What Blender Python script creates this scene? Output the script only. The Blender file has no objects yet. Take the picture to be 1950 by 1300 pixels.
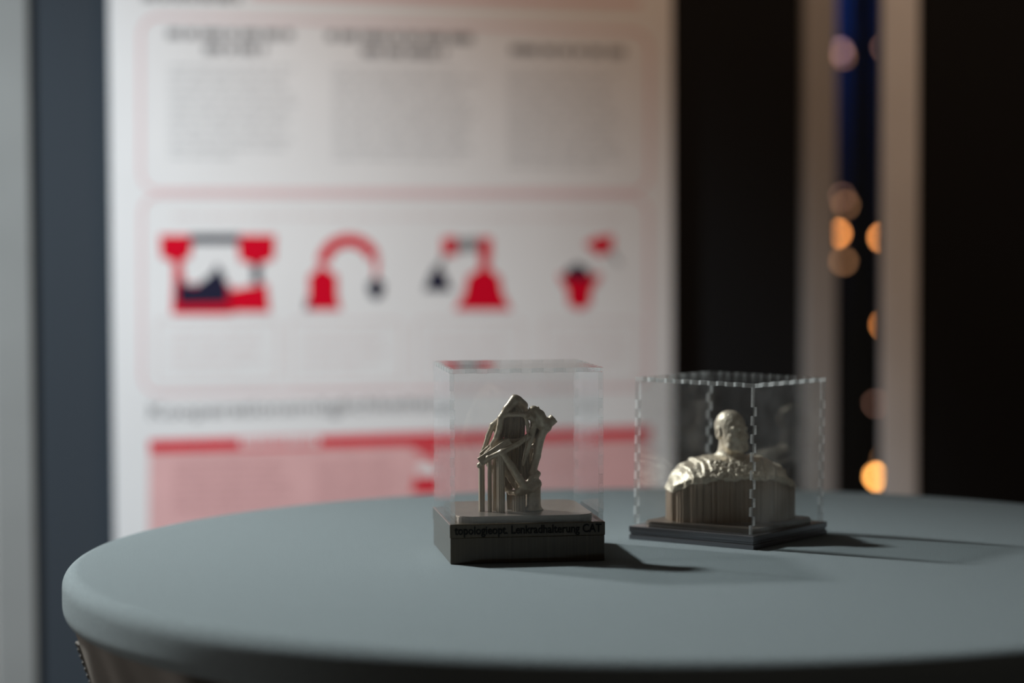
import bpy, bmesh, math, random
import numpy as np
from mathutils import Vector, Matrix, noise
random.seed(7)
scn = bpy.context.scene
COL = scn.collection
PI = math.pi

# ------------------------------------------------------------------ camera
TZ = 1.10                                   # height of the table top
F, PITCH, ROLL, CH = 4604.0, 0.04912, -0.00402, 0.22521
cp, sp, cr, sr = math.cos(PITCH), math.sin(PITCH), math.cos(ROLL), math.sin(ROLL)
FW = Vector((0, cp, -sp)); UP = Vector((0, sp, cp)); RT = Vector((1, 0, 0))
CAMPOS = Vector((0, 0, TZ + CH))
cr_, cu_ = RT * cr + UP * sr, UP * cr - RT * sr
cam = bpy.data.cameras.new('camera')
camo = bpy.data.objects.new('camera', cam); COL.objects.link(camo)
camo.matrix_world = Matrix(((cr_.x, cu_.x, -FW.x, CAMPOS.x), (cr_.y, cu_.y, -FW.y, CAMPOS.y),
                            (cr_.z, cu_.z, -FW.z, CAMPOS.z), (0, 0, 0, 1)))
cam.sensor_width = 36.0; cam.lens = F / 1950 * 36.0
cam.clip_start = 0.05; cam.clip_end = 60
cam.dof.use_dof = True; cam.dof.focus_distance = 1.622; cam.dof.aperture_fstop = 2.8
scn.camera = camo

# ------------------------------------------------------------------ world, lights, exposure
w = bpy.data.worlds.new('world'); scn.world = w; w.use_nodes = True
w.node_tree.nodes['Background'].inputs[0].default_value = (1.0, 0.86, 0.72, 1)
w.node_tree.nodes['Background'].inputs[1].default_value = 0.028
def aim(o, p, t):
    o.location = p; o.rotation_euler = (Vector(t) - Vector(p)).to_track_quat('-Z', 'Y').to_euler()
def area(name, p, t, size, power, color, spread=180):
    l = bpy.data.lights.new(name, 'AREA'); l.shape = 'DISK'; l.size = size; l.energy = power; l.color = color; l.spread = math.radians(spread)
    o = bpy.data.objects.new(name, l); COL.objects.link(o); aim(o, p, t); return o
def spot(name, p, t, angle, blend, power, color, radius=.05):
    l = bpy.data.lights.new(name, 'SPOT'); l.spot_size = math.radians(angle); l.spot_blend = blend; l.energy = power; l.color = color; l.shadow_soft_size = radius
    o = bpy.data.objects.new(name, l); COL.objects.link(o); aim(o, p, t); return o
spot('key_lamp', (-1.628, 2.747, 2.78), (-.50, 1.50, 1.1), 50, 1.0, 360, (.93, 1.0, 1.0), .115)
spot('poster_lamp', (-1.177, 1.141, 2.338), (-.514, 2.70, 1.055), 44.7, 1.0, 216, (.90, .975, 1.02), .08)
area('added_left_fill', (-3.2, 2.95, .9), (-.2, 1.6, .9), 1.2, 26, (1, .97, .93))  # added soft fill for skirt and table rim, no window stands there
spot('ceiling_lamp', (.22, 1.95, 2.75), (.30, 2.95, 1.5), 72, .7, 31, (1, .63, .40), .15)
spot('blue_lamp', (.6, 6.5, 2.7), (.90, 7.0, 2.2), 62, 1.0, 90, (.02, .16, 1.0), .05)
scn.view_settings.view_transform = 'Standard'; scn.view_settings.look = 'None'
scn.view_settings.exposure = 0.0; scn.view_settings.gamma = 1.0
scn.view_settings.use_curve_mapping = False
scn.cycles.use_adaptive_sampling = False
scn.cycles.transparent_max_bounces = 32
scn.cycles.max_bounces = 12

# ------------------------------------------------------------------ pixel rays (only to place things at real distances)
def ray(px, py):
    a, b = px - 975, py - 650
    x = cr * a + sr * b; y = -sr * a + cr * b
    return FW + RT * (x / F) - UP * (y / F)
def at_depth(px, py, Y):
    d = ray(px, py); return CAMPOS + d * (Y / d.y)
def on_plane(px, py, P0, N):
    d = ray(px, py); return CAMPOS + d * ((P0 - CAMPOS).dot(N) / d.dot(N))

# ------------------------------------------------------------------ helpers
def empty(name, loc, label=None, cat=None, rz=0, group=None):
    o = bpy.data.objects.new(name, None); COL.objects.link(o)
    o.location = loc; o.rotation_euler = (0, 0, rz); o.empty_display_size = .05
    return tag(o, label, cat, group)
def tag(o, label=None, cat=None, group=None, kind=None):
    if label: o['label'] = label
    if cat: o['category'] = cat
    if group: o['group'] = group
    if kind: o['kind'] = kind
    return o
def link(name, me, parent=None, loc=(0, 0, 0), label=None, kind=None):
    o = bpy.data.objects.new(name, me); COL.objects.link(o); o.location = loc
    if parent: o.parent = parent
    if label: o['label'] = label
    if kind: o['kind'] = kind
    return o
def mesh(name, verts, faces, mats, parent=None, smooth=False, midx=None, **k):
    me = bpy.data.meshes.new(name); me.from_pydata([tuple(v) for v in verts], [], faces)
    for m in (mats if isinstance(mats, (list, tuple)) else [mats]): me.materials.append(m)
    if midx is not None: me.polygons.foreach_set('material_index', midx)
    if smooth: me.polygons.foreach_set('use_smooth', [True] * len(me.polygons))
    me.update(); return link(name, me, parent, **k)
def from_bm(name, bm, mats, parent=None, smooth=False, **k):
    bmesh.ops.recalc_face_normals(bm, faces=bm.faces)
    me = bpy.data.meshes.new(name); bm.to_mesh(me); bm.free()
    for m in (mats if isinstance(mats, (list, tuple)) else [mats]): me.materials.append(m)
    if smooth: me.polygons.foreach_set('use_smooth', [True] * len(me.polygons))
    return link(name, me, parent, **k)
def add_box(bm, lo, hi, bevel=0, seg=1, M=None):
    r = bmesh.ops.create_cube(bm, size=1)
    for v in r['verts']:
        v.co = Vector([lo[i] + (v.co[i] + .5) * (hi[i] - lo[i]) for i in range(3)])
    vs = r['verts']
    if bevel:
        es = list({e for v in vs for e in v.link_edges})
        q = bmesh.ops.bevel(bm, geom=es, offset=bevel, segments=seg, affect='EDGES', profile=.5)
        vs = list({v for f in q['faces'] for v in f.verts} | {v for v in vs if v.is_valid})
    if M is not None:
        for v in vs: v.co = M @ v.co
def prism(bm, outline, z0, z1):
    a = [bm.verts.new((x, y, z0)) for x, y in outline]; b = [bm.verts.new((x, y, z1)) for x, y in outline]
    n = len(a); bm.faces.new(a[::-1]); bm.faces.new(b)
    for i in range(n): bm.faces.new((a[i], a[(i+1) % n], b[(i+1) % n], b[i]))
def rounded_rect(w, h, r, n=6):
    out = []
    for cx, cy, a0 in ((w/2-r, h/2-r, 0), (-w/2+r, h/2-r, PI/2), (-w/2+r, -h/2+r, PI), (w/2-r, -h/2+r, 1.5*PI)):
        for k in range(n+1):
            a = a0 + k*PI/2/n; out.append((cx + r*math.cos(a), cy + r*math.sin(a)))
    return out
def text_mesh(body, offset=0, extrude=0):
    cu = bpy.data.curves.new('lettering', 'FONT'); cu.body = body; cu.offset = offset; cu.extrude = extrude; cu.resolution_u = 3
    o = bpy.data.objects.new('lettering', cu); COL.objects.link(o)
    bpy.context.view_layer.update()
    me = bpy.data.meshes.new_from_object(o.evaluated_get(bpy.context.evaluated_depsgraph_get()))
    bpy.data.objects.remove(o); bpy.data.curves.remove(cu)
    return me

# ------------------------------------------------------------------ materials
def nodes(name):
    m = bpy.data.materials.new(name); m.use_nodes = True
    nt = m.node_tree; return m, nt, nt.nodes['Principled BSDF'], nt.nodes['Material Output']
def principled(name, color, rough=.5, metal=0, spec=.5, var=.08, scale=40, bump=0, bscale=400, stretch=None, sheen=0, rvar=0):
    m, nt, b, out = nodes(name); N, L = nt.nodes, nt.links
    b.inputs['Roughness'].default_value = rough; b.inputs['Metallic'].default_value = metal
    b.inputs['Specular IOR Level'].default_value = spec
    if sheen: b.inputs['Sheen Weight'].default_value = sheen; b.inputs['Sheen Roughness'].default_value = .5
    tc = N.new('ShaderNodeTexCoord'); src = tc.outputs['Object']
    if stretch:
        mp = N.new('ShaderNodeMapping'); mp.inputs['Scale'].default_value = stretch; L.new(src, mp.inputs[0]); src = mp.outputs[0]
    n = N.new('ShaderNodeTexNoise'); n.inputs['Scale'].default_value = scale; n.inputs['Detail'].default_value = 4; L.new(src, n.inputs['Vector'])
    rp = N.new('ShaderNodeValToRGB'); c = color
    rp.color_ramp.elements[0].color = (*[x*(1-var) for x in c], 1); rp.color_ramp.elements[1].color = (*[min(1, x*(1+var)) for x in c], 1)
    rp.color_ramp.elements[0].position = .3; rp.color_ramp.elements[1].position = .7
    L.new(n.outputs['Fac'], rp.inputs[0]); L.new(rp.outputs[0], b.inputs['Base Color'])
    if rvar:
        mr = N.new('ShaderNodeMapRange'); mr.inputs['To Min'].default_value = rough - rvar; mr.inputs['To Max'].default_value = rough + rvar
        L.new(n.outputs['Fac'], mr.inputs[0]); L.new(mr.outputs[0], b.inputs['Roughness'])
    if bump:
        n2 = N.new('ShaderNodeTexNoise'); n2.inputs['Scale'].default_value = bscale; n2.inputs['Detail'].default_value = 2; L.new(src, n2.inputs['Vector'])
        bp = N.new('ShaderNodeBump'); bp.inputs['Strength'].default_value = 1; bp.inputs['Distance'].default_value = bump
        L.new(n2.outputs['Fac'], bp.inputs['Height']); L.new(bp.outputs[0], b.inputs['Normal'])
    return m
def acrylic(name, dust=.012, refl=1.0):
    m, nt, b, out = nodes(name); N, L = nt.nodes, nt.links; N.remove(b)
    lw = N.new('ShaderNodeLayerWeight'); lw.inputs['Blend'].default_value = .5
    p = N.new('ShaderNodeMath'); p.operation = 'POWER'; L.new(lw.outputs['Facing'], p.inputs[0]); p.inputs[1].default_value = 5
    mr = N.new('ShaderNodeMapRange'); mr.inputs['To Min'].default_value = .04*refl; mr.inputs['To Max'].default_value = .9*refl; L.new(p.outputs[0], mr.inputs[0])
    tr = N.new('ShaderNodeBsdfTransparent'); tr.inputs[0].default_value = (.985, .99, .99, 1)
    gl = N.new('ShaderNodeBsdfGlossy'); gl.inputs['Roughness'].default_value = .015
    mx = N.new('ShaderNodeMixShader'); L.new(mr.outputs[0], mx.inputs[0]); L.new(tr.outputs[0], mx.inputs[1]); L.new(gl.outputs[0], mx.inputs[2])
    df = N.new('ShaderNodeBsdfTranslucent'); df.inputs[0].default_value = (.9, .9, .9, 1)
    d2 = N.new('ShaderNodeBsdfDiffuse'); d2.inputs[0].default_value = (.9, .9, .9, 1)
    dm = N.new('ShaderNodeMixShader'); dm.inputs[0].default_value = .5; L.new(df.outputs[0], dm.inputs[1]); L.new(d2.outputs[0], dm.inputs[2])
    tc = N.new('ShaderNodeTexCoord')
    n1 = N.new('ShaderNodeTexNoise'); n1.inputs['Scale'].default_value = 60; n1.inputs['Detail'].default_value = 6; L.new(tc.outputs['Object'], n1.inputs['Vector'])
    n2 = N.new('ShaderNodeTexVoronoi'); n2.inputs['Scale'].default_value = 260; L.new(tc.outputs['Object'], n2.inputs['Vector'])
    r1 = N.new('ShaderNodeMapRange'); r1.inputs['From Min'].default_value = .35; r1.inputs['From Max'].default_value = .75; r1.inputs['To Min'].default_value = dust*.5; r1.inputs['To Max'].default_value = dust*2.2; L.new(n1.outputs['Fac'], r1.inputs[0])
    r2 = N.new('ShaderNodeMapRange'); r2.inputs['From Min'].default_value = .12; r2.inputs['From Max'].default_value = .05; r2.inputs['To Min'].default_value = 0; r2.inputs['To Max'].default_value = .12; L.new(n2.outputs['Distance'], r2.inputs[0])
    ad = N.new('ShaderNodeMath'); ad.operation = 'MULTIPLY_ADD'; L.new(r2.outputs[0], ad.inputs[0]); L.new(n1.outputs['Fac'], ad.inputs[1]); L.new(r1.outputs[0], ad.inputs[2])
    fx = N.new('ShaderNodeMixShader'); L.new(ad.outputs[0], fx.inputs[0]); L.new(mx.outputs[0], fx.inputs[1]); L.new(dm.outputs[0], fx.inputs[2])
    L.new(fx.outputs[0], out.inputs[0]); return m
def cut_edge(name, fac=.42):
    m, nt, b, out = nodes(name); N, L = nt.nodes, nt.links; N.remove(b)
    tr = N.new('ShaderNodeBsdfTransparent'); tr.inputs[0].default_value = (.97, .98, .98, 1)
    df = N.new('ShaderNodeBsdfTranslucent'); df.inputs[0].default_value = (.86, .87, .86, 1)
    d2 = N.new('ShaderNodeBsdfDiffuse'); d2.inputs[0].default_value = (.86, .87, .86, 1)
    gl = N.new('ShaderNodeBsdfGlossy'); gl.inputs['Roughness'].default_value = .3
    a = N.new('ShaderNodeMixShader'); a.inputs[0].default_value = .25; L.new(df.outputs[0], a.inputs[1]); L.new(d2.outputs[0], a.inputs[2])
    c = N.new('ShaderNodeMixShader'); c.inputs[0].default_value = .25; L.new(a.outputs[0], c.inputs[1]); L.new(gl.outputs[0], c.inputs[2])
    tc = N.new('ShaderNodeTexCoord'); n = N.new('ShaderNodeTexNoise'); n.inputs['Scale'].default_value = 900; L.new(tc.outputs['Object'], n.inputs['Vector'])
    mr = N.new('ShaderNodeMapRange'); mr.inputs['To Min'].default_value = fac*.7; mr.inputs['To Max'].default_value = fac*1.3; L.new(n.outputs['Fac'], mr.inputs[0])
    x = N.new('ShaderNodeMixShader'); L.new(mr.outputs[0], x.inputs[0]); L.new(tr.outputs[0], x.inputs[1]); L.new(c.outputs[0], x.inputs[2])
    L.new(x.outputs[0], out.inputs[0]); return m
def emission(name, color, strength):
    m, nt, b, out = nodes(name); nt.nodes.remove(b)
    e = nt.nodes.new('ShaderNodeEmission'); e.inputs[0].default_value = (*color, 1); e.inputs[1].default_value = strength
    nt.links.new(e.outputs[0], out.inputs[0]); return m

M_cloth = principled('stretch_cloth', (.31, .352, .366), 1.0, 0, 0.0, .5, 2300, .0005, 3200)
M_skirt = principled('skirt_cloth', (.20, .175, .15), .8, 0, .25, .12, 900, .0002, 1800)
M_zip = principled('zip_tape', (.22, .20, .18), .5, 0, .5, .1, 600)
M_base1 = principled('printed_plastic_brown', (.088, .066, .043), .10, 0, .30, .12, 60, .00004, 120, stretch=(9, 9, .05))
M_base2 = principled('black_layered_plastic', (.24, .235, .25), .20, .65, .6, .1, 80, .00006, 140, stretch=(.3, .3, 12))
M_letter = principled('black_lettering', (.008, .007, .006), .6, 0, .2)
M_bronze = principled('sintered_metal', (.47, .385, .29), .40, .5, .5, .10, 500, .00012, 1500)
M_bronze_rib = principled('ribbed_metal', (.44, .355, .265), .5, .25, .5, .18, 160, .00025, 260, stretch=(6, 6, .12))
M_plate = principled('satin_metal_plate', (.26, .215, .18), .34, .6, .5, .1, 120, .00005, 700)
M_bust = principled('bust_metal', (.72, .63, .50), .50, .7, .5, .12, 500, .00022, 900)
M_bust_rib = principled('bust_ribbed_metal', (.42, .32, .24), .40, .5, .5, .2, 130, .0003, 260, stretch=(6, 6, .1))
M_acr = acrylic('clear_acrylic', .008); M_acr2 = acrylic('dusty_acrylic', .016)
M_cut = cut_edge('cut_acrylic_edge', .12); M_cut2 = cut_edge('cut_acrylic_edge_frosted', .34)
M_rim = cut_edge('edge_rim', .85); M_rim2 = cut_edge('edge_rim_frosted', .95)
M_paper = principled('poster_paper', (.86, .87, .88), .55, 0, .3, .02, 8)
M_red = principled('print_red', (.72, .0, .022), .6, 0, .2, .03)
M_pink = principled('print_pink', (.80, .57, .58), .6, 0, .2, .02)
M_pale = principled('print_pale_pink', (.80, .72, .72), .6, 0, .2, .02)
M_rose = principled('print_rose_panel', (.80, .48, .48), .6, 0, .2, .03)
M_navy = principled('print_navy', (.018, .018, .045), .6, 0, .2, .03)
M_ink = principled('print_grey_ink', (.28, .28, .29), .6, 0, .2, .03)
M_inkl = principled('print_light_ink', (.66, .67, .68), .6, 0, .2, .03)
M_inkp = principled('print_ink_on_rose', (.66, .37, .375), .6, 0, .2, .03)
M_white = principled('print_white', (.86, .86, .86), .6, 0, .2, .02)
M_slate = principled('slate_felt', (.045, .056, .069), .9, 0, .2, .08, 300, .0004, 900)
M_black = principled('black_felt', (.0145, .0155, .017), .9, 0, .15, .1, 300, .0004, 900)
M_post = principled('post_metal', (.31, .32, .315), .45, .1, .5, .04, 12)
M_post2 = principled('post_metal_lit_tone', (.54, .53, .52), .45, .1, .5, .04, 12)  # same kind of post, colour lightened to stand in for light on it
M_post3 = principled('post_brighter_lit_tone', (.88, .89, .90), .45, 0, .5, .04, 12)  # post colour raised further, light on the second partition's post put into it
M_floor = principled('carpet', (.05, .048, .046), .95, 0, .1, .2, 60, .002, 500)
M_wall = principled('hall_wall', (.06, .06, .065), .85, 0, .2, .08, 3, .001, 60)
M_column = principled('column_paint', (.03, .03, .028), .6, 0, .4, .1, 20)
M_wire = principled('wire_black', (.01, .01, .01), .6)

# ------------------------------------------------------------------ setting
bm = bmesh.new(); add_box(bm, (-5, -1.2, -.1), (6, 7.1, 0)); tag(from_bm('floor', bm, M_floor), kind='structure')
bm = bmesh.new(); add_box(bm, (-5, 7.0, 0), (6, 7.2, 3.6)); tag(from_bm('wall_back', bm, M_wall), kind='structure')

# ------------------------------------------------------------------ partitions and poster plane
PA = Vector((-.4463, 2.703, 0)); DIR = Vector((.603, .21, 0)).normalized(); NRM = Vector((DIR.y, -DIR.x, 0))   # towards the camera
YAW = math.atan2(DIR.y, DIR.x)
def pt(px, py, off=0.0):            # a point of the print, off metres in front of the board
    return on_plane(px, py, PA + NRM * off, NRM)
def along(px, P0):                  # distance along the partition line
    return (on_plane(px, 600, P0, NRM) - P0).dot(DIR)
PB0 = PA - NRM * .035               # front of the felt panels
part = empty('display_partition', PB0 + DIR * .3, 'long felt partition with slate and black panels behind the white poster', 'partition', YAW)
def pbox(name, mat, s0, s1, d0, d1, z0, z1, parent, org, bevel=.002, **k):
    bm = bmesh.new(); add_box(bm, (s0 - org, -d1, z0), (s1 - org, -d0, z1), bevel, 2)
    return from_bm(name, bm, mat, parent, **k)
sL = along(58, PB0); sS = along(760, PB0); sR = along(1527, PB0); sR2 = along(1585, PB0)
pbox('felt_panel', M_slate, sL, sS, -.03, 0, .12, 2.25, part, .3, label='slate blue felt panel')
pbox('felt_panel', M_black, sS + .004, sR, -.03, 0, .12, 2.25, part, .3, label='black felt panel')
pbox('post', M_post, sL - .045, sL, -.04, .012, 0, 2.3, part, .3)
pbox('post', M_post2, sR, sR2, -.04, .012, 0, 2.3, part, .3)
pbox('top_rail', M_post, sL, sR, -.03, .0, 2.252, 2.29, part, .3)
for s in (sL - .022, (sR + sR2) / 2): pbox('foot', M_post, s - .03, s + .03, -.25, .25, 0, .02, part, .3)
# second partition on the right
PC0 = at_depth(1680, 700, 2.8); PC0.z = 0
DC = Vector((.995, -.10, 0)).normalized(); NC = Vector((DC.y, -DC.x, 0))
part2 = empty('display_partition', PC0, 'near black felt partition with post lightened in colour at right edge of the picture', 'partition', math.atan2(DC.y, DC.x))
wB = (on_plane(1748, 600, PC0, NC) - PC0).dot(DC)
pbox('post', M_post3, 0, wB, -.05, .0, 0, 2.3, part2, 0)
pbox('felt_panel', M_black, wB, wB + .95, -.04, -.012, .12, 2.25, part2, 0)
pbox('post', M_post, wB + .95, wB + .99, -.05, .0, 0, 2.3, part2, 0)
pbox('top_rail', M_post, wB, wB + .95, -.04, -.01, 2.252, 2.29, part2, 0)
for s in (wB / 2, wB + .97): pbox('foot', M_post, s - .03, s + .03, -.3, .25, 0, .02, part2, 0)

# poster board
org = PA + DIR * .32; org.z = .55
poster = empty('information_poster', org, 'white poster with four red machine pictograms hanging on the felt partition', 'poster')
def pp(pts, off): return [pt(x, y, off) - org for x, y in pts]
zt = 2.02
c0 = on_plane(214, 500, PA, NRM); c1 = on_plane(1281, 500, PA, NRM)
bm = bmesh.new()
add_box(bm, (0, 0, 0), ((c1 - c0).length, .006, zt - .55), .0006, 1, Matrix.Translation(Vector((c0.x, c0.y, .55)) - org) @ Matrix.Rotation(YAW, 4, 'Z'))
from_bm('board', bm, M_paper, poster)
for s in (.1, .5):
    bm = bmesh.new(); add_box(bm, (s, .006, zt - .60), (s + .05, .034, zt - .56), .001, 1, Matrix.Translation(Vector((c0.x, c0.y, .55)) - org) @ Matrix.Rotation(YAW, 4, 'Z'))
    from_bm('hanger', bm, M_wire, poster)
OFF = {'n': .0005}
def fill(name, polys, mats, off, parent=poster, midx=None, **k):
    V, Fc, mi = [], [], []
    for i, pl in enumerate(polys):
        q = pp(pl, off + (midx[i] * .0003 if midx else 0))
        Fc.append(tuple(range(len(V), len(V) + len(q)))[::-1]); V += q; mi.append(midx[i] if midx else 0)
    bm_ = bmesh.new()
    vs = [bm_.verts.new(v) for v in V]
    for f, m_ in zip(Fc, mi):
        fc = bm_.faces.new([vs[i] for i in f]); fc.material_index = m_
        fc.normal_update()
        if fc.normal.dot(NRM) < 0: fc.normal_flip()
    bmesh.ops.triangulate(bm_, faces=[f for f in bm_.faces if len(f.verts) > 4])
    me = bpy.data.meshes.new(name); bm_.to_mesh(me); bm_.free()
    for m_ in (mats if isinstance(mats, list) else [mats]): me.materials.append(m_)
    return link(name, me, parent, **k)
# poster layout is given in "print" pixels: the poster's own perspective is undone by mapping through the plane
def stroke_rect(x0, x1, tl, tr, bl, br, r, wd):
    """rounded frame as a ring of quads; tl.. are the y of its four corners"""
    n = 7; ring = []
    for ins in (0, wd):
        o = []
        X0, X1 = x0 + ins, x1 - ins; rr = max(2, r - ins)
        for cx, cy, a0 in ((X0 + rr, tl + ins + rr, PI), (X1 - rr, tr + ins + rr, 1.5 * PI), (X1 - rr, br - ins - rr, 0), (X0 + rr, bl - ins - rr, PI / 2)):
            for k in range(n):
                a = a0 + k * PI / 2 / (n - 1); o.append((cx + rr * math.cos(a), cy + rr * math.sin(a)))
        ring.append(o)
    m_ = len(ring[0])
    return [[ring[0][i], ring[0][(i+1) % m_], ring[1][(i+1) % m_], ring[1][i]] for i in range(m_)]
fill('frame_line', stroke_rect(264, 1240, 28, 56, 366, 368, 38, 7), M_pink, .0004)
fill('frame_line', stroke_rect(266, 1238, 368, 370, 752, 742, 38, 7), M_pink, .0004)
for x0, x1 in ((296, 532), (550, 768), (788, 998), (1030, 1218)):
    fill('caption_box', stroke_rect(x0, x1, 606, 608, 734, 728, 14, 5), M_pale, .0004)
def greek(x0, x1, y0, y1, rows, th, slope=0.0, last=.6, gap=7, wl=(14, 60)):
    out = []
    for r in range(rows):
        yc = y0 + (y1 - y0) * (r / max(1, rows - 1)); x = x0
        xe = x1 - random.uniform(0, .14) * (x1 - x0) if r < rows - 1 else x0 + last * (x1 - x0)
        while x < xe:
            wd = min(random.uniform(*wl), xe - x)
            if wd > 4:
                a, b = yc + slope * (x - x0), yc + slope * (x + wd - x0)
                out.append([(x, a - th/2), (x + wd, b - th/2), (x + wd, b + th/2), (x, a + th/2)])
            x += wd + gap
    return out
fill('column_heading', greek(318, 560, 64, 64, 1, 17, .01, 1) + greek(388, 506, 93, 93, 1, 17, .01, 1), M_ink, .0004)
fill('column_heading', greek(622, 900, 68, 68, 1, 17, .02, 1) + greek(688, 850, 98, 98, 1, 17, .02, 1), M_ink, .0004)
fill('column_heading', greek(972, 1190, 95, 95, 1, 17, .022, 1), M_ink, .0004)
fill('paragraph', greek(322, 566, 128, 296, 11, 7, .008, .5), M_inkl, .0004)
fill('paragraph', greek(634, 912, 132, 298, 11, 7, .012, .9), M_inkl, .0004)
fill('paragraph', greek(966, 1190, 134, 312, 12, 7, .014, .8), M_inkl, .0004)
fill('intro_line', greek(330, 1180, 412, 412, 1, 6, .002, 1), M_pale, .0004)
for x0, x1 in ((322, 510), (575, 745), (812, 976), (1052, 1196)):
    fill('caption', greek(x0, x1, 636, 704, 5, 5, -.012, .7), M_pale, .0004)
fill('title', greek(272, 458, -10, -10, 1, 22, .02, 1), M_ink, .0004)
fill('title_rule', [[(480, -22), (1220, 0), (1220, 12), (480, -4)]], M_pink, .0004)
# pictograms
R_, N_, G_ = 0, 1, 2
icm = [M_red, M_navy, M_ink]
fill('pictogram', [
    [(304, 447), (368, 447), (362, 490), (334, 500), (306, 489)], [(450, 447), (524, 447), (522, 492), (488, 505), (456, 496)],
    [(362, 446), (456, 446), (456, 463), (362, 463)], [(330, 497), (346, 497), (352, 540), (330, 540)],
    [(330, 540), (438, 540), (444, 598), (327, 598)], [(436, 552), (508, 540), (514, 594), (436, 594)],
    [(338, 536), (372, 546), (404, 520), (413, 502), (424, 518), (434, 548), (434, 578), (338, 580)],
    [(481, 502), (497, 502), (497, 540), (481, 540)], [(346, 548), (352, 530), (340, 520), (338, 548)]],
    icm, .0006, midx=[R_, R_, N_, R_, R_, R_, N_, N_, R_], label='two-column machine pictogram')
def arc(cx, cy, r, wd, a0, a1, n=10):
    o = [(cx + r*math.cos(a0 + (a1-a0)*k/n), cy - r*math.sin(a0 + (a1-a0)*k/n)) for k in range(n+1)]
    i = [(cx + (r-wd)*math.cos(a0 + (a1-a0)*k/n), cy - (r-wd)*math.sin(a0 + (a1-a0)*k/n)) for k in range(n+1)]
    return [[o[k], o[k+1], i[k+1], i[k]] for k in range(n)]
A = arc(664, 507, 62, 24, math.radians(20), math.radians(172))
fill('pictogram', A + [[(588, 524), (602, 515), (612, 500), (626, 515), (642, 524), (642, 562), (649, 590), (579, 590), (588, 562)],
    [(711, 492), (722, 490), (719, 530), (713, 530)], [(716, 526), (732, 540), (729, 562), (716, 571), (703, 562), (699, 542)],
    [(582, 570), (590, 570), (590, 590), (582, 590)]],
    icm, .0006, midx=[R_]*len(A) + [R_, R_, N_, N_], label='bent crane arm pictogram')
fill('pictogram', [
    [(842, 452), (870, 450), (870, 486), (842, 486)], [(868, 454), (912, 452), (912, 476), (868, 478)], [(910, 452), (936, 452), (936, 482), (931, 512), (952, 526), (956, 556), (974, 590), (864, 590), (884, 560), (890, 526), (914, 512), (912, 480)],
    [(842, 484), (850, 484), (838, 512), (832, 512)], [(834, 500), (846, 520), (861, 553), (807, 553), (820, 520)]],
    icm, .0006, midx=[R_, G_, R_, G_, N_], label='bell shaped robot pictogram')
fill('pictogram', [
    [(1112, 464), (1136, 451), (1168, 447), (1166, 477), (1140, 487)], [(1158, 474), (1166, 478), (1182, 500), (1176, 504)], [(1080, 512), (1100, 500), (1120, 512), (1126, 530), (1074, 530)],
    [(1062, 522), (1146, 522), (1136, 540), (1126, 552), (1124, 580), (1104, 590), (1082, 580), (1080, 552), (1070, 540)]],
    icm, .0006, midx=[R_, G_, N_, R_], label='flower pot shaped pictogram')
# section title
tm = text_mesh('Kooperationsmöglichkeiten', .012)
xs = [v.co.x for v in tm.vertices]; tx0, tx1 = min(xs), max(xs)
for v in tm.vertices:
    u = (v.co.x - tx0) / (tx1 - tx0); px = 284 + u * 556; base = 796 + (779 - 796) * u
    v.co = pt(px, base - v.co.y * 38, .0006) - org
tm.materials.append(M_ink); link('section_title', tm, poster)
# red bar with white words, rose panel
fill('rose_panel', [[(284, 850), (1240, 824), (1244, 1100), (282, 1150)]], M_rose, .0004)
fill('red_bar', [[(284, 838), (1240, 812), (1240, 834), (284, 861)]], M_red, .0007)
fill('bar_lettering', greek(458, 612, 843, 843, 1, 15, -.027, 1, 4, (5, 12)), M_white, .0010)
fill('paragraph', greek(330, 560, 880, 980, 8, 6, -.02, .7), M_inkp, .0007)
fill('paragraph', greek(600, 760, 880, 960, 6, 6, -.02, .7), M_inkp, .0007)
fill('panel_icon', [[(780, 852), (834, 850), (836, 892), (822, 874)], [(790, 906), (836, 904), (836, 938), (784, 938)], [(796, 890), (815, 876), (836, 894), (836, 906), (796, 908)]],
     [M_red, M_white], .0007, midx=[0, 0, 1], label='red and white table icon')

# ------------------------------------------------------------------ hall far behind: column and strings of lights
bm = bmesh.new(); c = at_depth(1644, 700, 6.3)
bmesh.ops.create_cone(bm, cap_ends=True, segments=32, radius1=.036, radius2=.036, depth=3.4, matrix=Matrix.Translation((0, 0, 1.7)))
bmesh.ops.create_cone(bm, cap_ends=True, segments=32, radius1=.11, radius2=.09, depth=.03, matrix=Matrix.Translation((0, 0, .015)))
tag(from_bm('pole', bm, M_column, loc=(c.x, c.y, 0)), 'dark round pole far back in the gap between the two partitions', 'pole')
def bulb(px, py, Y, mat, r, parent, loc, **k):
    p = at_depth(px, py, Y) - Vector(loc)
    bm = bmesh.new(); bmesh.ops.create_icosphere(bm, subdivisions=2, radius=r, matrix=Matrix.Translation(p))
    o = from_bm('bulb', bm, mat, parent, True, **k)
    bm = bmesh.new(); bmesh.ops.create_cone(bm, cap_ends=True, segments=10, radius1=r*.6, radius2=r*.5, depth=r*1.6, matrix=Matrix.Translation(p + Vector((0, 0, r*1.5))))
    from_bm('socket', bm, M_wire, o)
E_or = (1.0, .36, .10)
E_b1 = emission('bulb_orange', E_or, 15); E_b2 = emission('bulb_dim', (1, .48, .22), 2.6); E_b3 = emission('bulb_violet', (.85, .48, .52), 2.8); E_b4 = emission('bulb_bright', (1, .42, .10), 24); E_b5 = emission('bulb_mid', E_or, 10); E_b6 = emission('bulb_faint', (1, .5, .35), 2.0)
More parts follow.
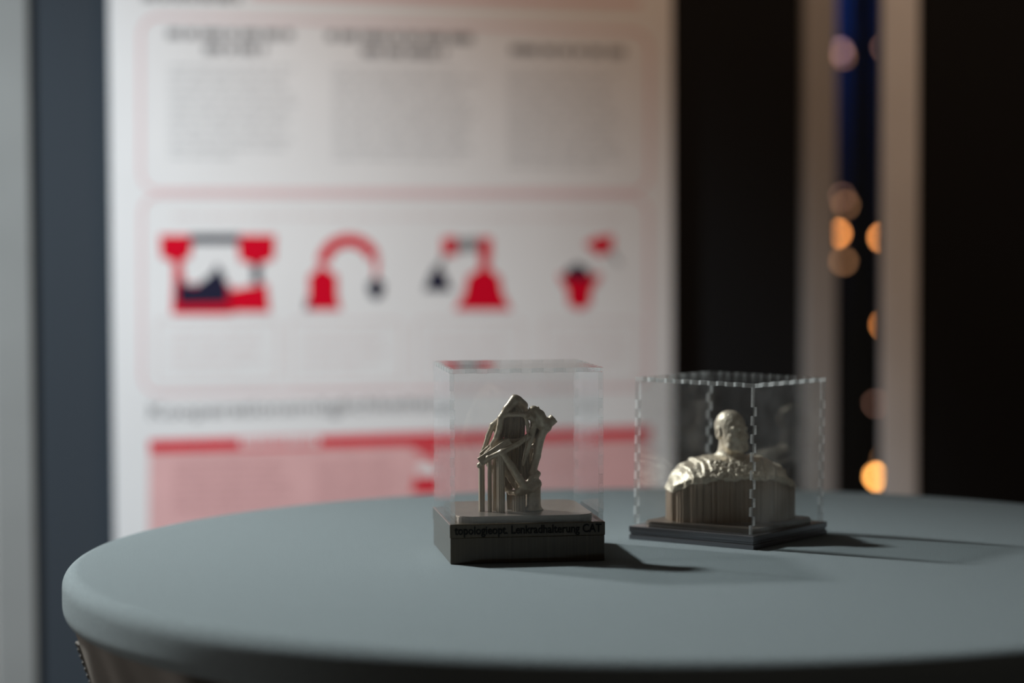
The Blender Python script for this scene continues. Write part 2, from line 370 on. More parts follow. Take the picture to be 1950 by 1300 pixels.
def string(px, Y, bulbs, label):
    top = at_depth(px, 0, Y); loc = Vector((top.x, Y, 0))
    t = empty('light_string', loc, label, 'fairy lights')
    bm = bmesh.new(); add_box(bm, (.012, .012, .5), (.016, .016, 3.2)); from_bm('cable', bm, M_wire, t)
    bm = bmesh.new(); add_box(bm, (.0, .0, .44), (.028, .028, .5), .004, 1); from_bm('end_weight', bm, M_wire, t)
    for (x, y, m_, r) in bulbs: bulb(x, y, Y, m_, r, t, loc)
string(1603, 5.2, [(1599, 96, E_b3, .0075), (1606, 108, E_b2, .005), (1611, 390, E_b2, .006), (1594, 444, E_b1, .0075), (1606, 497, E_b2, .007), (1603, 374, E_b6, .005)],
       'left hanging string of blurred warm lights in the partition gap')
string(1672, 5.2, [(1686, 90, E_b6, .007), (1680, 452, E_b1, .0075), (1684, 618, E_b5, .0075), (1668, 768, E_b6, .005), (1684, 876, E_b2, .006), (1671, 907, E_b4, .0085)],
       'right hanging string ending in the brightest orange light')

# ------------------------------------------------------------------ table
TX, TY, TR = .11157, 1.64136, .4125
table = empty('cocktail_table', (TX, TY, 0), 'round standing table in a grey stretch cover carrying both display cases', 'table')
def lathe(name, prof, mat, parent, n=160, wob=None, **k):
    V, Fc = [], []
    for i in range(n):
        a = 2*PI*i/n
        for j, (r, z) in enumerate(prof):
            rr = r + (wob(a, j, z) if wob else 0)
            V.append((rr*math.cos(a), rr*math.sin(a), z))
    m_ = len(prof)
    for i in range(n):
        for j in range(m_ - 1):
            Fc.append((i*m_ + j, ((i+1) % n)*m_ + j, ((i+1) % n)*m_ + j + 1, i*m_ + j + 1))
    if prof[0][0] < 1e-6:
        pass
    return mesh(name, V, Fc, mat, parent, True, **k)
rt, rb = .011, .012
prof = [(.0005, TZ)] + [(r, TZ) for r in (.1, .2, .3, .36, TR - rt - .012)]
prof += [(TR - rt + rt*math.sin(a), TZ - rt + rt*math.cos(a)) for a in [k*PI/2/8 for k in range(9)]]
prof += [(TR, TZ - .015), (TR, TZ - .022)]
prof += [(TR - rb + rb*math.cos(a), TZ - .022 - rb*math.sin(a)*1.1) for a in [k*PI/2*.40/6 for k in range(1, 7)]]
hem = prof[-1]
prof += [(hem[0] - .004, hem[1] - .001), (hem[0] - .006, hem[1] + .002), (hem[0] - .012, hem[1] + .004)]
lathe('top_cover', [p[::1] for p in prof][::-1], M_cloth, table, 240)
def skirt_wob(a, j, z):
    f = min(1, max(0, (hem[1] - z) / .10)); g = 1 if z > .3 else max(0, z/.3)
    return f*(.009*math.sin(17*a + 4*math.sin(3*a) + z*8) + .006*math.sin(31*a + 2 - z*14) + .004*math.sin(53*a + z*9))*(.4 + .6*g)
sk = [(hem[0] - .0012, hem[1] + .004)]
for k in range(1, 25):
    u = k/24; z = hem[1]*(1 - u) + .012*u
    r = (hem[0] - .0012)*(1-u)**3 + 3*.275*(1-u)**2*u + 3*.03*(1-u)*u*u + .26*u**3 + .0
    r = max(r, .055)
    sk.append((r, z))
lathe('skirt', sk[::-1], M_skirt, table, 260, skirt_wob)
bm = bmesh.new(); bmesh.ops.create_cone(bm, cap_ends=True, segments=48, radius1=.25, radius2=.24, depth=.02, matrix=Matrix.Translation((0, 0, .01))); from_bm('foot_plate', bm, M_wire, table)
# zip on the left of the skirt
za = PI + .27
bm = bmesh.new()
for k in range(40):
    def rad(z):
        for (r0, z0), (r1, z1) in zip(sk[:-1], sk[1:]):
            if z1 <= z <= z0: return r1 + (r0 - r1)*(z - z1)/(z0 - z1) + skirt_wob(za, 0, z)
        return .1
    z = hem[1] - .012 - k*.0042; r = rad(z) + .0015; r2 = rad(z - .0042) + .0015
    for s0, s1, dz, dr in ((-.0065, -.0015, .0042, 0), (.0015, .0065, .0042, 0), (-.0013, .0013, .0024, .0009)):
        vs = []
        for rr, zz in ((r, z), (r - (r - r2)*dz/.0042, z - dz)):
            for s in (s0, s1):
                for dd in (dr, dr - .0022):
                    d = Vector((math.cos(za), math.sin(za), 0)); tn = Vector((-d.y, d.x, 0))
                    q = d*(rr + dd) + tn*s; vs.append(bm.verts.new((q.x, q.y, zz)))
        for f in ((0, 2, 6, 4), (1, 5, 7, 3), (0, 1, 3, 2), (4, 6, 7, 5), (0, 4, 5, 1), (2, 3, 7, 6)): bm.faces.new([vs[i] for i in f])
skirt_o = [o for o in table.children if o.name.startswith('skirt')][0]
from_bm('zip', bm, M_zip, skirt_o)

# ------------------------------------------------------------------ acrylic covers with finger joints
def finger_panel(name, mats, ucuts, vcuts, own, T, place, parent):
    """cells of a (u,v) grid that own(i,j) keeps, extruded T thick along w; clear faces, frosted cut sides"""
    bm = bmesh.new(); vd = {}
    def vert(i, j, k):
        q = (i, j, k)
        if q not in vd: vd[q] = bm.verts.new(place(ucuts[i], vcuts[j], k * T))
        return vd[q]
    nu, nv = len(ucuts) - 1, len(vcuts) - 1
    ok = [[own(i, j) for j in range(nv)] for i in range(nu)]
    for i in range(nu):
        for j in range(nv):
            if not ok[i][j]: continue
            for k in (0, 1):
                bm.faces.new([vert(i, j, k), vert(i+1, j, k), vert(i+1, j+1, k), vert(i, j+1, k)]).material_index = 0
            for di, dj, e in ((-1, 0, ((i, j), (i, j+1))), (1, 0, ((i+1, j), (i+1, j+1))), (0, -1, ((i, j), (i+1, j))), (0, 1, ((i, j+1), (i+1, j+1)))):
                a, b = i + di, j + dj
                if 0 <= a < nu and 0 <= b < nv and ok[a][b]: continue
                (a0, b0), (a1, b1) = e
                bm.faces.new([vert(a0, b0, 0), vert(a1, b1, 0), vert(a1, b1, 1), vert(a0, b0, 1)]).material_index = 1
    cut = [f for f in bm.faces if f.material_index == 1]
    r = bmesh.ops.inset_individual(bm, faces=cut, thickness=.00032)
    for f in r['faces']: f.material_index = 2
    for f in cut: f.material_index = 1
    return from_bm(name, bm, mats, parent)
def acrylic_cover(W, H, T, mats, parent):
    """origin at the centre of the open bottom; five panels"""
    e = .00007; R = T + e
    nv = 14; seg = .0063 if H > .1 else H / 16.2
    zc = [k*seg for k in range(nv + 1)]; ztop = H - R                 # vertical segments, the last one long
    nh = 13; hs = (W - 2*R)/nh; uc = [R + k*hs for k in range(nh + 1)]
    def cuts(bounds, lo, hi, pre=(), post=()):
        out = list(pre) + [lo]
        for b in bounds[1:-1]: out += [b - e, b + e]
        return out + [hi] + list(post)
    U = cuts(uc, R, W - R, (0,), (W,)); Z = cuts(zc + [ztop], 0, ztop, (), (H,))
    nU, nZ = len(U) - 1, len(Z) - 1
    def segu(i): return None if (i - 1) % 2 else (i - 1)//2          # index along a horizontal edge
    def segz(j): return None if j % 2 else j//2
    def wall(kind):
        def own(i, j):
            edge_u = i == 0 or i == nU - 1; top = j == nZ - 1
            if edge_u and top: return False
            if edge_u:
                s = segz(j)
                return s is not None and (s % 2 == (0 if kind == 'fb' else 1))
            if top:
                s = segu(i)
                return s is not None and s % 2 == 1
            return True
        return own
    def lid(i, j):
        eu = i in (0, nU - 1); ev = j in (0, nU - 1)
        if eu and ev: return True
        if eu or ev:
            s = segu(j if eu else i); return s is not None and s % 2 == 0
        return True
    h = W/2
    finger_panel('acrylic_panel', mats, U, Z, wall('fb'), T, lambda u, v, t: (u - h, -h + t, v), parent)
    finger_panel('acrylic_panel', mats, U, Z, wall('fb'), T, lambda u, v, t: (u - h, h - t, v), parent)
    finger_panel('acrylic_panel', mats, U, Z, wall('lr'), T, lambda u, v, t: (-h + t, u - h, v), parent)
    finger_panel('acrylic_panel', mats, U, Z, wall('lr'), T, lambda u, v, t: (h - t, u - h, v), parent)
    finger_panel('lid', mats, U, U, lid, T, lambda u, v, t: (u - h, v - h, H - t), parent)

# ---- case 1
B1 = Vector((.00271, 1.64528, TZ)); A1 = .14061; W1 = .104; HB1 = .02637
ped1 = empty('pedestal', B1, 'tall dark brown pedestal with raised lettering under the bracket', 'pedestal', A1)
bm = bmesh.new(); add_box(bm, (-W1/2 + .0004, -W1/2 + .0004, .0002), (W1/2 - .0004, W1/2 - .0004, HB1 - .0090), .0003, 1)
for x in (-.040, -.028, -.0105, .0118, .024, .037):
    add_box(bm, (x, -W1/2 + .0001, .0004), (x + .0004, -W1/2 + .0006, HB1 - .0092))
from_bm('lower_block', bm, M_base1, ped1)
bm = bmesh.new(); add_box(bm, (-W1/2, -W1/2, HB1 - .0090), (W1/2, W1/2, HB1), .0004, 2); from_bm('cap', bm, M_base1, ped1)
tm = text_mesh('topologieopt. Lenkradhalterung CAT', .016, .5)
xs = [v.co.x for v in tm.vertices]; x0, x1 = min(xs), max(xs)
for v in tm.vertices:
    u = (v.co.x - x0)/(x1 - x0)
    v.co = ((u - .5)*.0985 + .0003, -W1/2 - .00035 - v.co.z*.0007 + 0, HB1 - .0067 + v.co.y*.0078)
tm.materials.append(M_letter); link('lettering', tm, ped1)
case1 = empty('acrylic_case', B1 + Vector((0, 0, HB1)), 'clear finger jointed acrylic case over the lattice bracket', 'display case', A1)
acrylic_cover(W1*.985, .12896 - HB1, .003, [M_acr, M_cut, M_rim], case1)

# ------------------------------------------------------------------ implicit surfaces
def surface_nets(fn, lo, hi, h):
    lo = np.array(lo); n = np.ceil((np.array(hi) - lo)/h).astype(int) + 1
    ax = [lo[k] + h*np.arange(n[k]) for k in range(3)]
    X, Y, Z = np.meshgrid(*ax, indexing='ij'); D = fn(X, Y, Z); S = D < 0
    c = [S[i:n[0]-1+i, j:n[1]-1+j, k:n[2]-1+k] for i in (0, 1) for j in (0, 1) for k in (0, 1)]
    cnt = sum(q.astype(int) for q in c); act = (cnt > 0) & (cnt < 8)
    idx = -np.ones(act.shape, int); I = np.argwhere(act); idx[act] = np.arange(len(I))
    acc = np.zeros((len(I), 3)); num = np.zeros(len(I))
    cor = [(i, j, k) for i in (0, 1) for j in (0, 1) for k in (0, 1)]
    for a in range(8):
        for b in range(a+1, 8):
            if sum(abs(np.array(cor[a]) - np.array(cor[b]))) != 1: continue
            pa, pb = I + cor[a], I + cor[b]
            da, db = D[tuple(pa.T)], D[tuple(pb.T)]
            m = (da < 0) != (db < 0); t = np.where(m, da/np.where(m, da - db, 1), 0)
            acc[m] += (np.array(cor[a]) + t[:, None]*(np.array(cor[b]) - np.array(cor[a])))[m]; num[m] += 1
    V = lo + h*(I + acc/num[:, None])
    Fs = []
    for axis in range(3):
        sl0 = [slice(None)]*3; sl1 = [slice(None)]*3; sl0[axis] = slice(0, -1); sl1[axis] = slice(1, None)
        E0, E1 = S[tuple(sl0)], S[tuple(sl1)]; P = np.argwhere(E0 != E1)
        u, v = (axis+1) % 3, (axis+2) % 3
        P = P[(P[:, u] > 0) & (P[:, v] > 0) & (P[:, u] < n[u]-1) & (P[:, v] < n[v]-1)]
        du = np.zeros(3, int); du[u] = 1; dv = np.zeros(3, int); dv[v] = 1
        q = np.stack([idx[tuple((P - o).T)] for o in (du*0, du, du+dv, dv)], 1)
        fl = E0[tuple(P.T)]; q[fl] = q[fl][:, ::-1]; q = q[(q >= 0).all(1)]; Fs.append(q)
    return V, np.concatenate(Fs)[:, ::-1]
def smin(a, b, k):
    hh = np.clip(.5 + .5*(b - a)/k, 0, 1); return b*(1-hh) + a*hh - k*hh*(1-hh)
def capsule(X, Y, Z, a, b, ra, rb):
    a, b = np.array(a), np.array(b); ba = b - a
    t = np.clip(((X-a[0])*ba[0] + (Y-a[1])*ba[1] + (Z-a[2])*ba[2])/max(1e-12, ba @ ba), 0, 1)
    return np.sqrt((X-a[0]-t*ba[0])**2 + (Y-a[1]-t*ba[1])**2 + (Z-a[2]-t*ba[2])**2) - (ra + (rb-ra)*t)
def ellip(X, Y, Z, c, r):
    k = np.sqrt(((X-c[0])/r[0])**2 + ((Y-c[1])/r[1])**2 + ((Z-c[2])/r[2])**2); return (k - 1)*min(r)
def capped(X, Y, Z, a, b, r):
    a, b = np.array(a), np.array(b); L = np.linalg.norm(b-a); d = (b-a)/L
    t = (X-a[0])*d[0] + (Y-a[1])*d[1] + (Z-a[2])*d[2]
    rad = np.sqrt(np.maximum(0, (X-a[0])**2 + (Y-a[1])**2 + (Z-a[2])**2 - t*t))
    return np.maximum(rad - r, np.abs(t - L/2) - L/2)

# ---- lattice bracket in case 1
PT1 = HB1 + .0042                                              # top of the print plate
brk = empty('lattice_bracket', B1 + Vector((0, 0, HB1)), 'branching bronze coloured bracket with bone-like struts on a rounded plate', 'model', 0)
bm = bmesh.new(); prism(bm, rounded_rect(.092, .090, .010), .0, PT1 - HB1)
es = [e for e in bm.edges if abs(e.verts[0].co.z - e.verts[1].co.z) < 1e-6 and e.verts[0].co.z > .001]
bmesh.ops.bevel(bm, geom=es, offset=.0008, segments=2, affect='EDGES')
for v in bm.verts: v.co = Matrix.Rotation(A1, 3, 'Z') @ v.co
from_bm('print_plate', bm, M_plate, brk)
O1 = B1 + Vector((0, 0, HB1))
def bp(px, py, dy=0.0): return tuple(at_depth(px, py, 1.628 + dy) - O1)
mm = .001
SEG = []
def st(pts, ra, rb=None):
    rb = ra if rb is None else rb; n = len(pts) - 1
    P = [bp(*p) for p in pts]
    for i in range(n): SEG.append((P[i], P[i+1], (ra + (rb-ra)*i/n)*mm*1.32, (ra + (rb-ra)*(i+1)/n)*mm*1.32))
# lobe at the top and the spine running down the left
st([(982, 763, 0), (991, 772, .004), (999, 786, .008)], 3.1, 2.6)
st([(985, 762, .006), (996, 772, .012)], 2.6, 2.6)
st([(980, 760, -.001), (966, 778, -.003), (954, 796, -.004)], 2.4, 1.7)
st([(954, 796, -.004), (951, 816, -.003), (946, 832, -.002), (938, 846, 0)], 1.7, 1.5)
st([(953, 797, .0), (938, 810, .004), (930, 830, .006), (922, 856, .008), (917, 868, .008)], 1.5, 1.3)
st([(941, 812, .004), (944, 826, .002)], .8)
# bar from the spine to the knuckles
st([(957, 790, -.004), (980, 789, -.006), (1000, 790, -.007), (1012, 783, -.006), (1020, 779, -.004)], 1.25, 1.1)
st([(1000, 791, -.007), (1004, 806, -.005), (1006, 822, -.003)], .9, 1.0)
# knuckle cluster
st([(1016, 782, -.004), (1026, 790, -.002), (1036, 806, 0), (1040, 812, .001)], 2.7, 3.0)
st([(1012, 792, -.006), (1020, 800, -.002), (1030, 808, .0)], 2.2, 2.6)
st([(1028, 790, 0), (1034, 800, .004)], 2.6)
# right struts
st([(1038, 812, .001), (1029, 832, .002), (1022, 868, .004), (1014, 900, .002), (1018, 914, .0)], 2.5, 1.7)
st([(1018, 800, -.002), (1012, 832, -.002), (1002, 862, .000), (996, 884, .002)], 1.9, 1.0)
st([(1022, 806, .004), (1013, 850, .008), (1007, 880, .007), (1012, 900, .004)], 1.5, 1.2)
st([(1020, 846, .003), (1010, 852, .005)], 1.0)
# cross arm and flange
st([(913, 886, -.006), (930, 872, -.008), (955, 861, -.009), (984, 846, -.007), (1006, 830, -.005)], 1.5, 1.5)
st([(938, 846, 0), (962, 838, -.002), (985, 838, -.001), (1004, 834, -.002)], 1.2, .9)
st([(920, 870, .004), (940, 850, .0), (956, 842, -.001)], 1.3)
# diagonal strut into the boss
st([(957, 862, -.009), (974, 888, -.010), (990, 914, -.009), (1000, 928, -.007)], 1.8, 2.2)
st([(950, 872, .004), (966, 900, .006), (982, 926, .004)], 2.0, 1.6)
st([(930, 884, .002), (948, 908, .005), (964, 930, .004), (974, 937, .0)], 1.3, 1.4)
st([(962, 928, .002), (972, 937, -.003), (984, 938, -.007), (994, 928, -.008)], 1.3, 1.6)
# nose of the boss
st([(990, 936, -.006), (1008, 929, -.004), (1021, 921, 0)], 2.2, 2.9)
st([(1018, 914, .0), (1024, 902, .003), (1016, 894, .004)], 1.6, 1.2)
st([(1000, 928, -.007), (1012, 910, -.004), (1022, 906, .0)], 1.6, 1.2)
KN = [(bp(1016, 799, -.007), bp(1007, 791, -.010), 2.1*mm), (bp(1026, 794, .0), bp(1019, 776, .000), 2.7*mm), (bp(1034, 815, .001), bp(1055, 796, .003), 3.4*mm), (bp(1038, 806, .006), bp(1050, 797, .004), 2.2*mm)]
bossc = bp(1015, 972, .004); bx, by = bossc[0], bossc[1]; pz = PT1 - HB1
FLG2 = [bp(914, 862, .004), bp(922, 874, .003), bp(962, 838, .003)]
FLG = [bp(906, 874, -.0075), bp(918, 887, -.0085), bp(978, 848, -.0075), bp(958, 838, -.006)]
def bracket(X, Y, Z):
    D = np.full(X.shape, 1.0)
    for a, b, ra, rb in SEG:
        D = smin(D, capsule(X, Y, Z, a, b, ra, rb), .0011)
    for a, b, r in KN: D = smin(D, capped(X, Y, Z, a, b, r), .0006)
    # boss: upright cylinder with a flared foot, cut by a sloping top
    rad = np.sqrt((X-bx)**2 + (Y-by)**2) - .0053 - .0024*np.exp(-(Z-pz)/.0014)
    top = (Z - (pz + .0165 + (X-bx)*.55))*.85
    boss = np.maximum(np.maximum(rad, top), pz + .0001 - Z)
    D = smin(D, boss, .0012)
    # flat flange on the cross arm
    for G in (FLG, FLG2): D = np.minimum(D, flange(X, Y, Z, G))
    return np.maximum(D, pz + .00005 - Z)
def flange(X, Y, Z, G):
    f = [np.array(q) for q in G]; e1 = f[2]-f[1]; e1 = e1/np.linalg.norm(e1); e2 = f[0]-f[1]; e2 = e2 - e1*(e2 @ e1); L2 = np.linalg.norm(e2); e2 = e2/L2; e3 = np.cross(e1, e2)
    q = [(X-f[1][0])*e[0] + (Y-f[1][1])*e[1] + (Z-f[1][2])*e[2] for e in (e1, e2, e3)]
    L1 = np.linalg.norm(f[2]-f[1])
    fl = np.maximum(np.maximum(np.abs(q[0]-L1*.5)-L1*.5, np.abs(q[1]-L2/2)-L2/2), np.abs(q[2])-.0008)
    return fl
V, Fq = surface_nets(bracket, (-.035, -.045, pz - .001), (.04, .022, .090), .00045)
mesh('lattice', V, Fq.tolist(), M_bronze, brk, True)
def fluted(name, cx, cy, rx, ry, z0, ztop, parent, mat, n=48, flutes=9, depth=.10):
    """upright bundle of print supports; ztop(x,y) gives the height of its top"""
    bm = bmesh.new(); ra, rb_ = [], []
    for i in range(n):
        a = 2*PI*i/n; k = 1 - depth*(.5 + .5*math.cos(flutes*a)) - .04*math.sin(5*a + cx*900)
        x, y = cx + rx*k*math.cos(a), cy + ry*k*math.sin(a)
        ra.append(bm.verts.new((x, y, z0))); rb_.append(bm.verts.new((x, y, ztop(x, y))))
    for i in range(n): bm.faces.new((ra[i], ra[(i+1) % n], rb_[(i+1) % n], rb_[i]))
    bm.faces.new(rb_); bm.faces.new(ra[::-1])
    return from_bm(name, bm, mat, parent)
def col_at(x0, x1, ytop, dy, ry, flutes, skew=0.0):
    a, b = bp(x0, 973, dy), bp(x1, 973, dy); t = bp((x0+x1)/2, ytop, dy)
    fluted('support_column', (a[0]+b[0])/2, a[1], (b[0]-a[0])/2*1.12, ry, pz, lambda x, y: t[2] + skew*(x-(a[0]+b[0])/2), brk, M_bronze_rib, 56, flutes)
col_at(912, 923, 884, -.002, .0020, 5)
col_at(929, 937, 872, -.005, .0018, 6)
col_at(938, 945, 868, .002, .0018, 6)
col_at(946, 961, 862, -.008, .0030, 11)
col_at(976, 1000, 938, -.001, .0034, 14, .2)
col_at(966, 975, 905, .010, .0020, 7)
# ribbed support webs under the lobe
def web(name, quad_top, quad_bot, thick, n, mat, parent):
    bm = bmesh.new(); (a, b), (c, d) = [[Vector(bp(*q)) for q in e] for e in (quad_top, quad_bot)]
    nrm = Vector((0, -1, 0)); rows = []
    for i in range(n + 1):
        u = i/n; o = thick*.5*(.55 + .45*math.cos(i*PI) + .25*math.sin(i*1.7))
        t, l = a.lerp(b, u), c.lerp(d, u)
        rows.append([bm.verts.new(t + nrm*o), bm.verts.new(l + nrm*o), bm.verts.new(l - nrm*thick*.5), bm.verts.new(t - nrm*thick*.5)])
    for r0, r1 in zip(rows[:-1], rows[1:]):
        for k in range(4): bm.faces.new((r0[k], r0[(k+1) % 4], r1[(k+1) % 4], r1[k]))
    bm.faces.new(rows[0]); bm.faces.new(rows[-1][::-1])
    return from_bm(name, bm, mat, parent)
web('support_web', ((978, 762, .001), (992, 764, .004)), ((960, 788, .002), (1002, 788, .004)), .0045, 8, M_bronze, brk)
web('support_web', ((958, 784, .002), (1001, 784, .004)), ((950, 832, .002), (999, 838, .004)), .0022, 26, M_bronze_rib, brk)
web('support_web', ((960, 836, .004), (1006, 828, .004)), ((966, 884, .005), (1000, 908, .005)), .0022, 26, M_bronze_rib, brk)
web('support_web', ((1014, 800, .003), (1034, 808, .003)), ((1008, 838, .004), (1028, 830, .004)), .002, 14, M_bronze_rib, brk)
web('support_web', ((990, 872, .003), (1008, 862, .003)), ((994, 914, .002), (1010, 914, .002)), .002, 12, M_bronze_rib, brk)
web('support_web', ((940, 862, .006), (962, 868, .006)), ((962, 930, .008), (984, 930, .008)), .0016, 12, M_bronze_rib, brk)
web('support_web', ((964, 925, .008), (976, 930, .008)), ((966, 972, .008), (976, 972, .008)), .0016, 8, M_bronze_rib, brk)
bm = bmesh.new(); a = bp(1009, 806, -.009); b = bp(994, 882, -.006)
M_ = Vector(b) - Vector(a)
bmesh.ops.create_cone(bm, cap_ends=True, segments=8, radius1=.00025, radius2=.00025, depth=M_.length, matrix=Matrix.Translation((Vector(a)+Vector(b))/2) @ M_.to_track_quat('Z', 'Y').to_matrix().to_4x4())
from_bm('thin_wire', bm, M_bronze, brk)
bm = bmesh.new(); a = Vector(bp(981, 905, -.006)); b = Vector(bp(981, 937, -.006))
bmesh.ops.create_cone(bm, cap_ends=True, segments=8, radius1=.00022, radius2=.00022, depth=(b-a).length, matrix=Matrix.Translation((a+b)/2) @ (b-a).to_track_quat('Z', 'Y').to_matrix().to_4x4())
from_bm('thin_wire', bm, M_bronze, brk)

# ---- case 2
B2 = Vector((.15463, 1.72298, TZ)); A2 = .9306; W2 = .10292; HB2 = .00933
ped2 = empty('pedestal', B2, 'low glossy black pedestal with stacked layers under the bust', 'pedestal', A2)
for k, (z0, z1, ins) in enumerate(((.0001, .0034, .0), (.0034, .0052, .0007), (.0052, HB2, .0))):
    bm = bmesh.new(); add_box(bm, (-W2/2 + ins, -W2/2 + ins, z0), (W2/2 - ins, W2/2 - ins, z1), .0004, 2); from_bm('layer', bm, M_base2, ped2)
case2 = empty('acrylic_case', B2 + Vector((.0002, .0006, HB2 + .0006)), 'dusty finger jointed acrylic case over the bust, tilted slightly on its base', 'display case', A2)
case2.rotation_euler = (Matrix.Rotation(math.radians(.9), 4, 'Y') @ Matrix.Rotation(A2, 4, 'Z')).to_euler()
acrylic_cover(.0985, .1045, .003, [M_acr2, M_cut2, M_rim2], case2)
PT2 = .0035
bust = empty('bust', B2 + Vector((0, 0, HB2)), 'bare-headed metal bust with crumbly shoulders, head turned to the right', 'statuette', 0)
bm = bmesh.new(); prism(bm, rounded_rect(.0900, .0900, .008), 0, PT2)
es = [e for e in bm.edges if abs(e.verts[0].co.z - e.verts[1].co.z) < 1e-6 and e.verts[0].co.z > .001]
bmesh.ops.bevel(bm, geom=es, offset=.0007, segments=2, affect='EDGES')
for v in bm.verts: v.co = Matrix.Rotation(A2, 3, 'Z') @ v.co
from_bm('print_plate', bm, M_plate, bust)
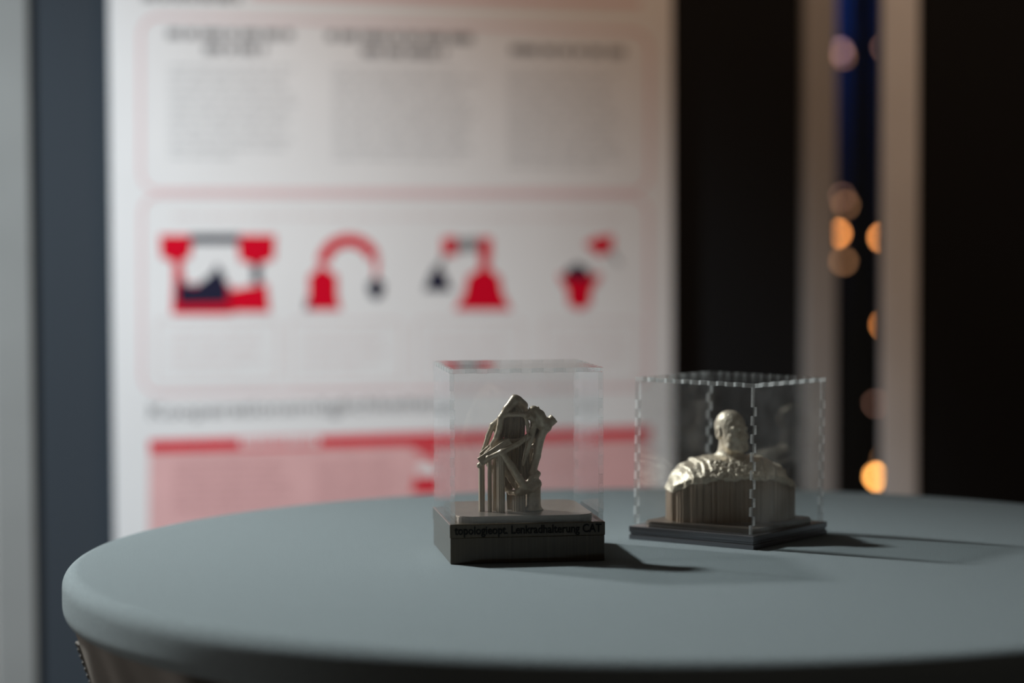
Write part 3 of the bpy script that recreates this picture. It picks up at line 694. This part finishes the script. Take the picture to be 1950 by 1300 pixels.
# torso axes: shoulders along TA, chest towards TN
ta = math.radians(8); TC = (.0015, .0045)
def tloc(X, Y):
    x, y = X - TC[0], Y - TC[1]; return x*math.cos(ta) + y*math.sin(ta), -x*math.sin(ta) + y*math.cos(ta)
SX, SY, SE = .0462, .0300, 2.7
def foot(u, v, g=0): return (np.abs(u/(SX+g))**SE + np.abs(v/(SY+g))**SE)
zoff = -HB2
def zlip(u, v): return zoff + .0340 + .0090*np.clip(1 - np.abs(u/.0445)**3.2, 0, 1) + .0007*np.sin(u*330) + .0004*np.sin(u*900 + 1)
ha = math.radians(31)                                   # head turned to our right
HC = (.0022, .0015, zoff + .0765)
def bust_sdf(X, Y, Z):
    u, v = tloc(X, Y)
    q = np.clip(1 - np.abs(u/(SX + .0010))**3.7 - .60*np.abs(v/(SY + .002))**3, 0, 1)
    ztop = zoff + .0335 + (.0248 - .025*np.clip(u, 0, 1))*q**.95
    ft = (foot(u, v, .0007)**(1/SE) - 1)*SY
    d = np.maximum((Z - ztop)*.72, ft)
    d = np.maximum(d, (zlip(u, v) - Z)*.9)
    # collar, neck
    d = smin(d, capsule(X, Y, Z, (HC[0]-.001, HC[1]+.003, zoff+.047), (HC[0]-.0008, HC[1]+.003, HC[2]-.008), .0108, .0078), .004)
    # head
    x, y, z = X - HC[0], Y - HC[1], Z - HC[2]
    hx = x*math.cos(ha) + y*math.sin(ha); hy = -x*math.sin(ha) + y*math.cos(ha)      # face towards -hy
    k = .00108
    h = ellip(hx, hy, z, (0, 2.0*k, 2.5*k), (9.6*k, 11.4*k, 10.6*k))
    h = smin(h, ellip(hx, hy, z, (0, -3.0*k, -5.0*k), (8.8*k, 8.6*k, 10.8*k)), 3*k)
    h = smin(h, capsule(hx, hy, z, (-4.6*k, -6.4*k, -10.8*k), (4.6*k, -6.4*k, -10.8*k), 4.0*k, 4.0*k), 2*k)
    h = smin(h, ellip(hx, hy, z, (0, -10.2*k, -12.8*k), (3.4*k, 2.6*k, 2.6*k)), 2*k)
    h = smin(h, capsule(hx, hy, z, (-4.6*k, -9.2*k, 1.5*k), (4.6*k, -9.2*k, 1.5*k), 1.4*k, 1.4*k), 1.5*k)
    for s in (-1, 1):
        h = smin(h, ellip(hx, hy, z, (s*5.2*k, -7.6*k, -4.2*k), (2.6*k, 2.6*k, 2.4*k)), 1.5*k)
        h = -smin(-h, ellip(hx, hy, z, (s*3.7*k, -11.3*k, -.7*k), (2.5*k, 2.2*k, 1.8*k)), 1.2*k)
        h = smin(h, ellip(hx, hy, z, (s*3.7*k, -9.0*k, -.8*k), (1.5*k, 1.3*k, 1.1*k)), .6*k)
        h = smin(h, ellip(hx, hy, z, (s*9.7*k, 1.6*k, -1.6*k), (1.5*k, 3.0*k, 4.4*k)), .9*k)
        h = -smin(-h, ellip(hx, hy, z, (s*11.2*k, .9*k, -1.0*k), (1.1*k, 1.7*k, 2.7*k)), .6*k)
    h = smin(h, capsule(hx, hy, z, (0, -10.2*k, .8*k), (0, -13.0*k, -4.4*k), 1.0*k, 1.7*k), 1.2*k)
    for s in (-1, 1): h = smin(h, ellip(hx, hy, z, (s*1.7*k, -11.6*k, -4.9*k), (1.2*k, 1.3*k, 1.0*k)), .6*k)
    h = smin(h, capsule(hx, hy, z, (-2.6*k, -10.1*k, -7.7*k), (2.6*k, -10.1*k, -7.7*k), .8*k, .8*k), .8*k)
    h = smin(h, capsule(hx, hy, z, (-2.3*k, -10.0*k, -9.3*k), (2.3*k, -10.0*k, -9.3*k), .9*k, .9*k), .6*k)
    return smin(d, h, 2.2*k)
V, Fq = surface_nets(bust_sdf, (-.052, -.034, zoff + .030), (.055, .044, zoff + .0935), .0007)
# crumbly scan relief on the shoulders, faint on the head
out = []
for p in V:
    u, v = tloc(p[0], p[1]); hh = p[2] - zoff
    wgt = min(1, max(0, (.0600 - hh)/.006)); lip = min(1, max(0, (hh - float(zlip(u, v)) + zoff)/.0015))
    q = Vector(p); n1 = noise.noise(q*420); n2 = noise.noise(q*900 + Vector((3, 1, 7))); n3 = noise.noise(Vector((u*260, v*60, hh*16))); n4 = noise.noise(q*190 + Vector((9, 2, 4)))
    sh = min(1, max(0, (abs(u + .002) - .014)/.006)); a = wgt*lip*((1 - .75*sh)*(.0013*n1 + .0010*n2 + .0012*n4) + sh*.0030*n3) + (1-wgt)*(.00022*n1 + .00016*n2)
    c = Vector((p[0]-.003, p[1]-.004, p[2]-(zoff+.035 if wgt > 0 else HC[2]))).normalized()
    out.append(q + c*a)
mesh('figure', out, Fq.tolist(), M_bust, bust, True)
# ribbed support wall below the shoulders
n = 260; bm = bmesh.new(); lo_, hi_ = [], []
for i in range(n):
    a = 2*PI*i/n; c, s = math.cos(a), math.sin(a)
    r = (abs(c/SX)**SE + abs(s/SY)**SE)**(-1/SE)
    rib = -.0016*max(0, math.sin(a*26))**4*(1 if c < -.35 else 0) - .00045*(i % 2) - .0006*max(0, math.sin(a*23 + 2*math.sin(a*5)))**6 - .0004*abs(noise.noise(Vector((a*14, 0, 0))))
    u, v = (r + rib)*c, (r + rib)*s
    X = TC[0] + u*math.cos(ta) - v*math.sin(ta); Y = TC[1] + u*math.sin(ta) + v*math.cos(ta)
    lo_.append(bm.verts.new((X, Y, PT2))); hi_.append(bm.verts.new((X, Y, float(zlip(u, v)) + .0008)))
for i in range(n): bm.faces.new((lo_[i], lo_[(i+1) % n], hi_[(i+1) % n], hi_[i]))
bm.faces.new(hi_); bm.faces.new(lo_[::-1])
from_bm('support_wall', bm, M_bust_rib, bust)
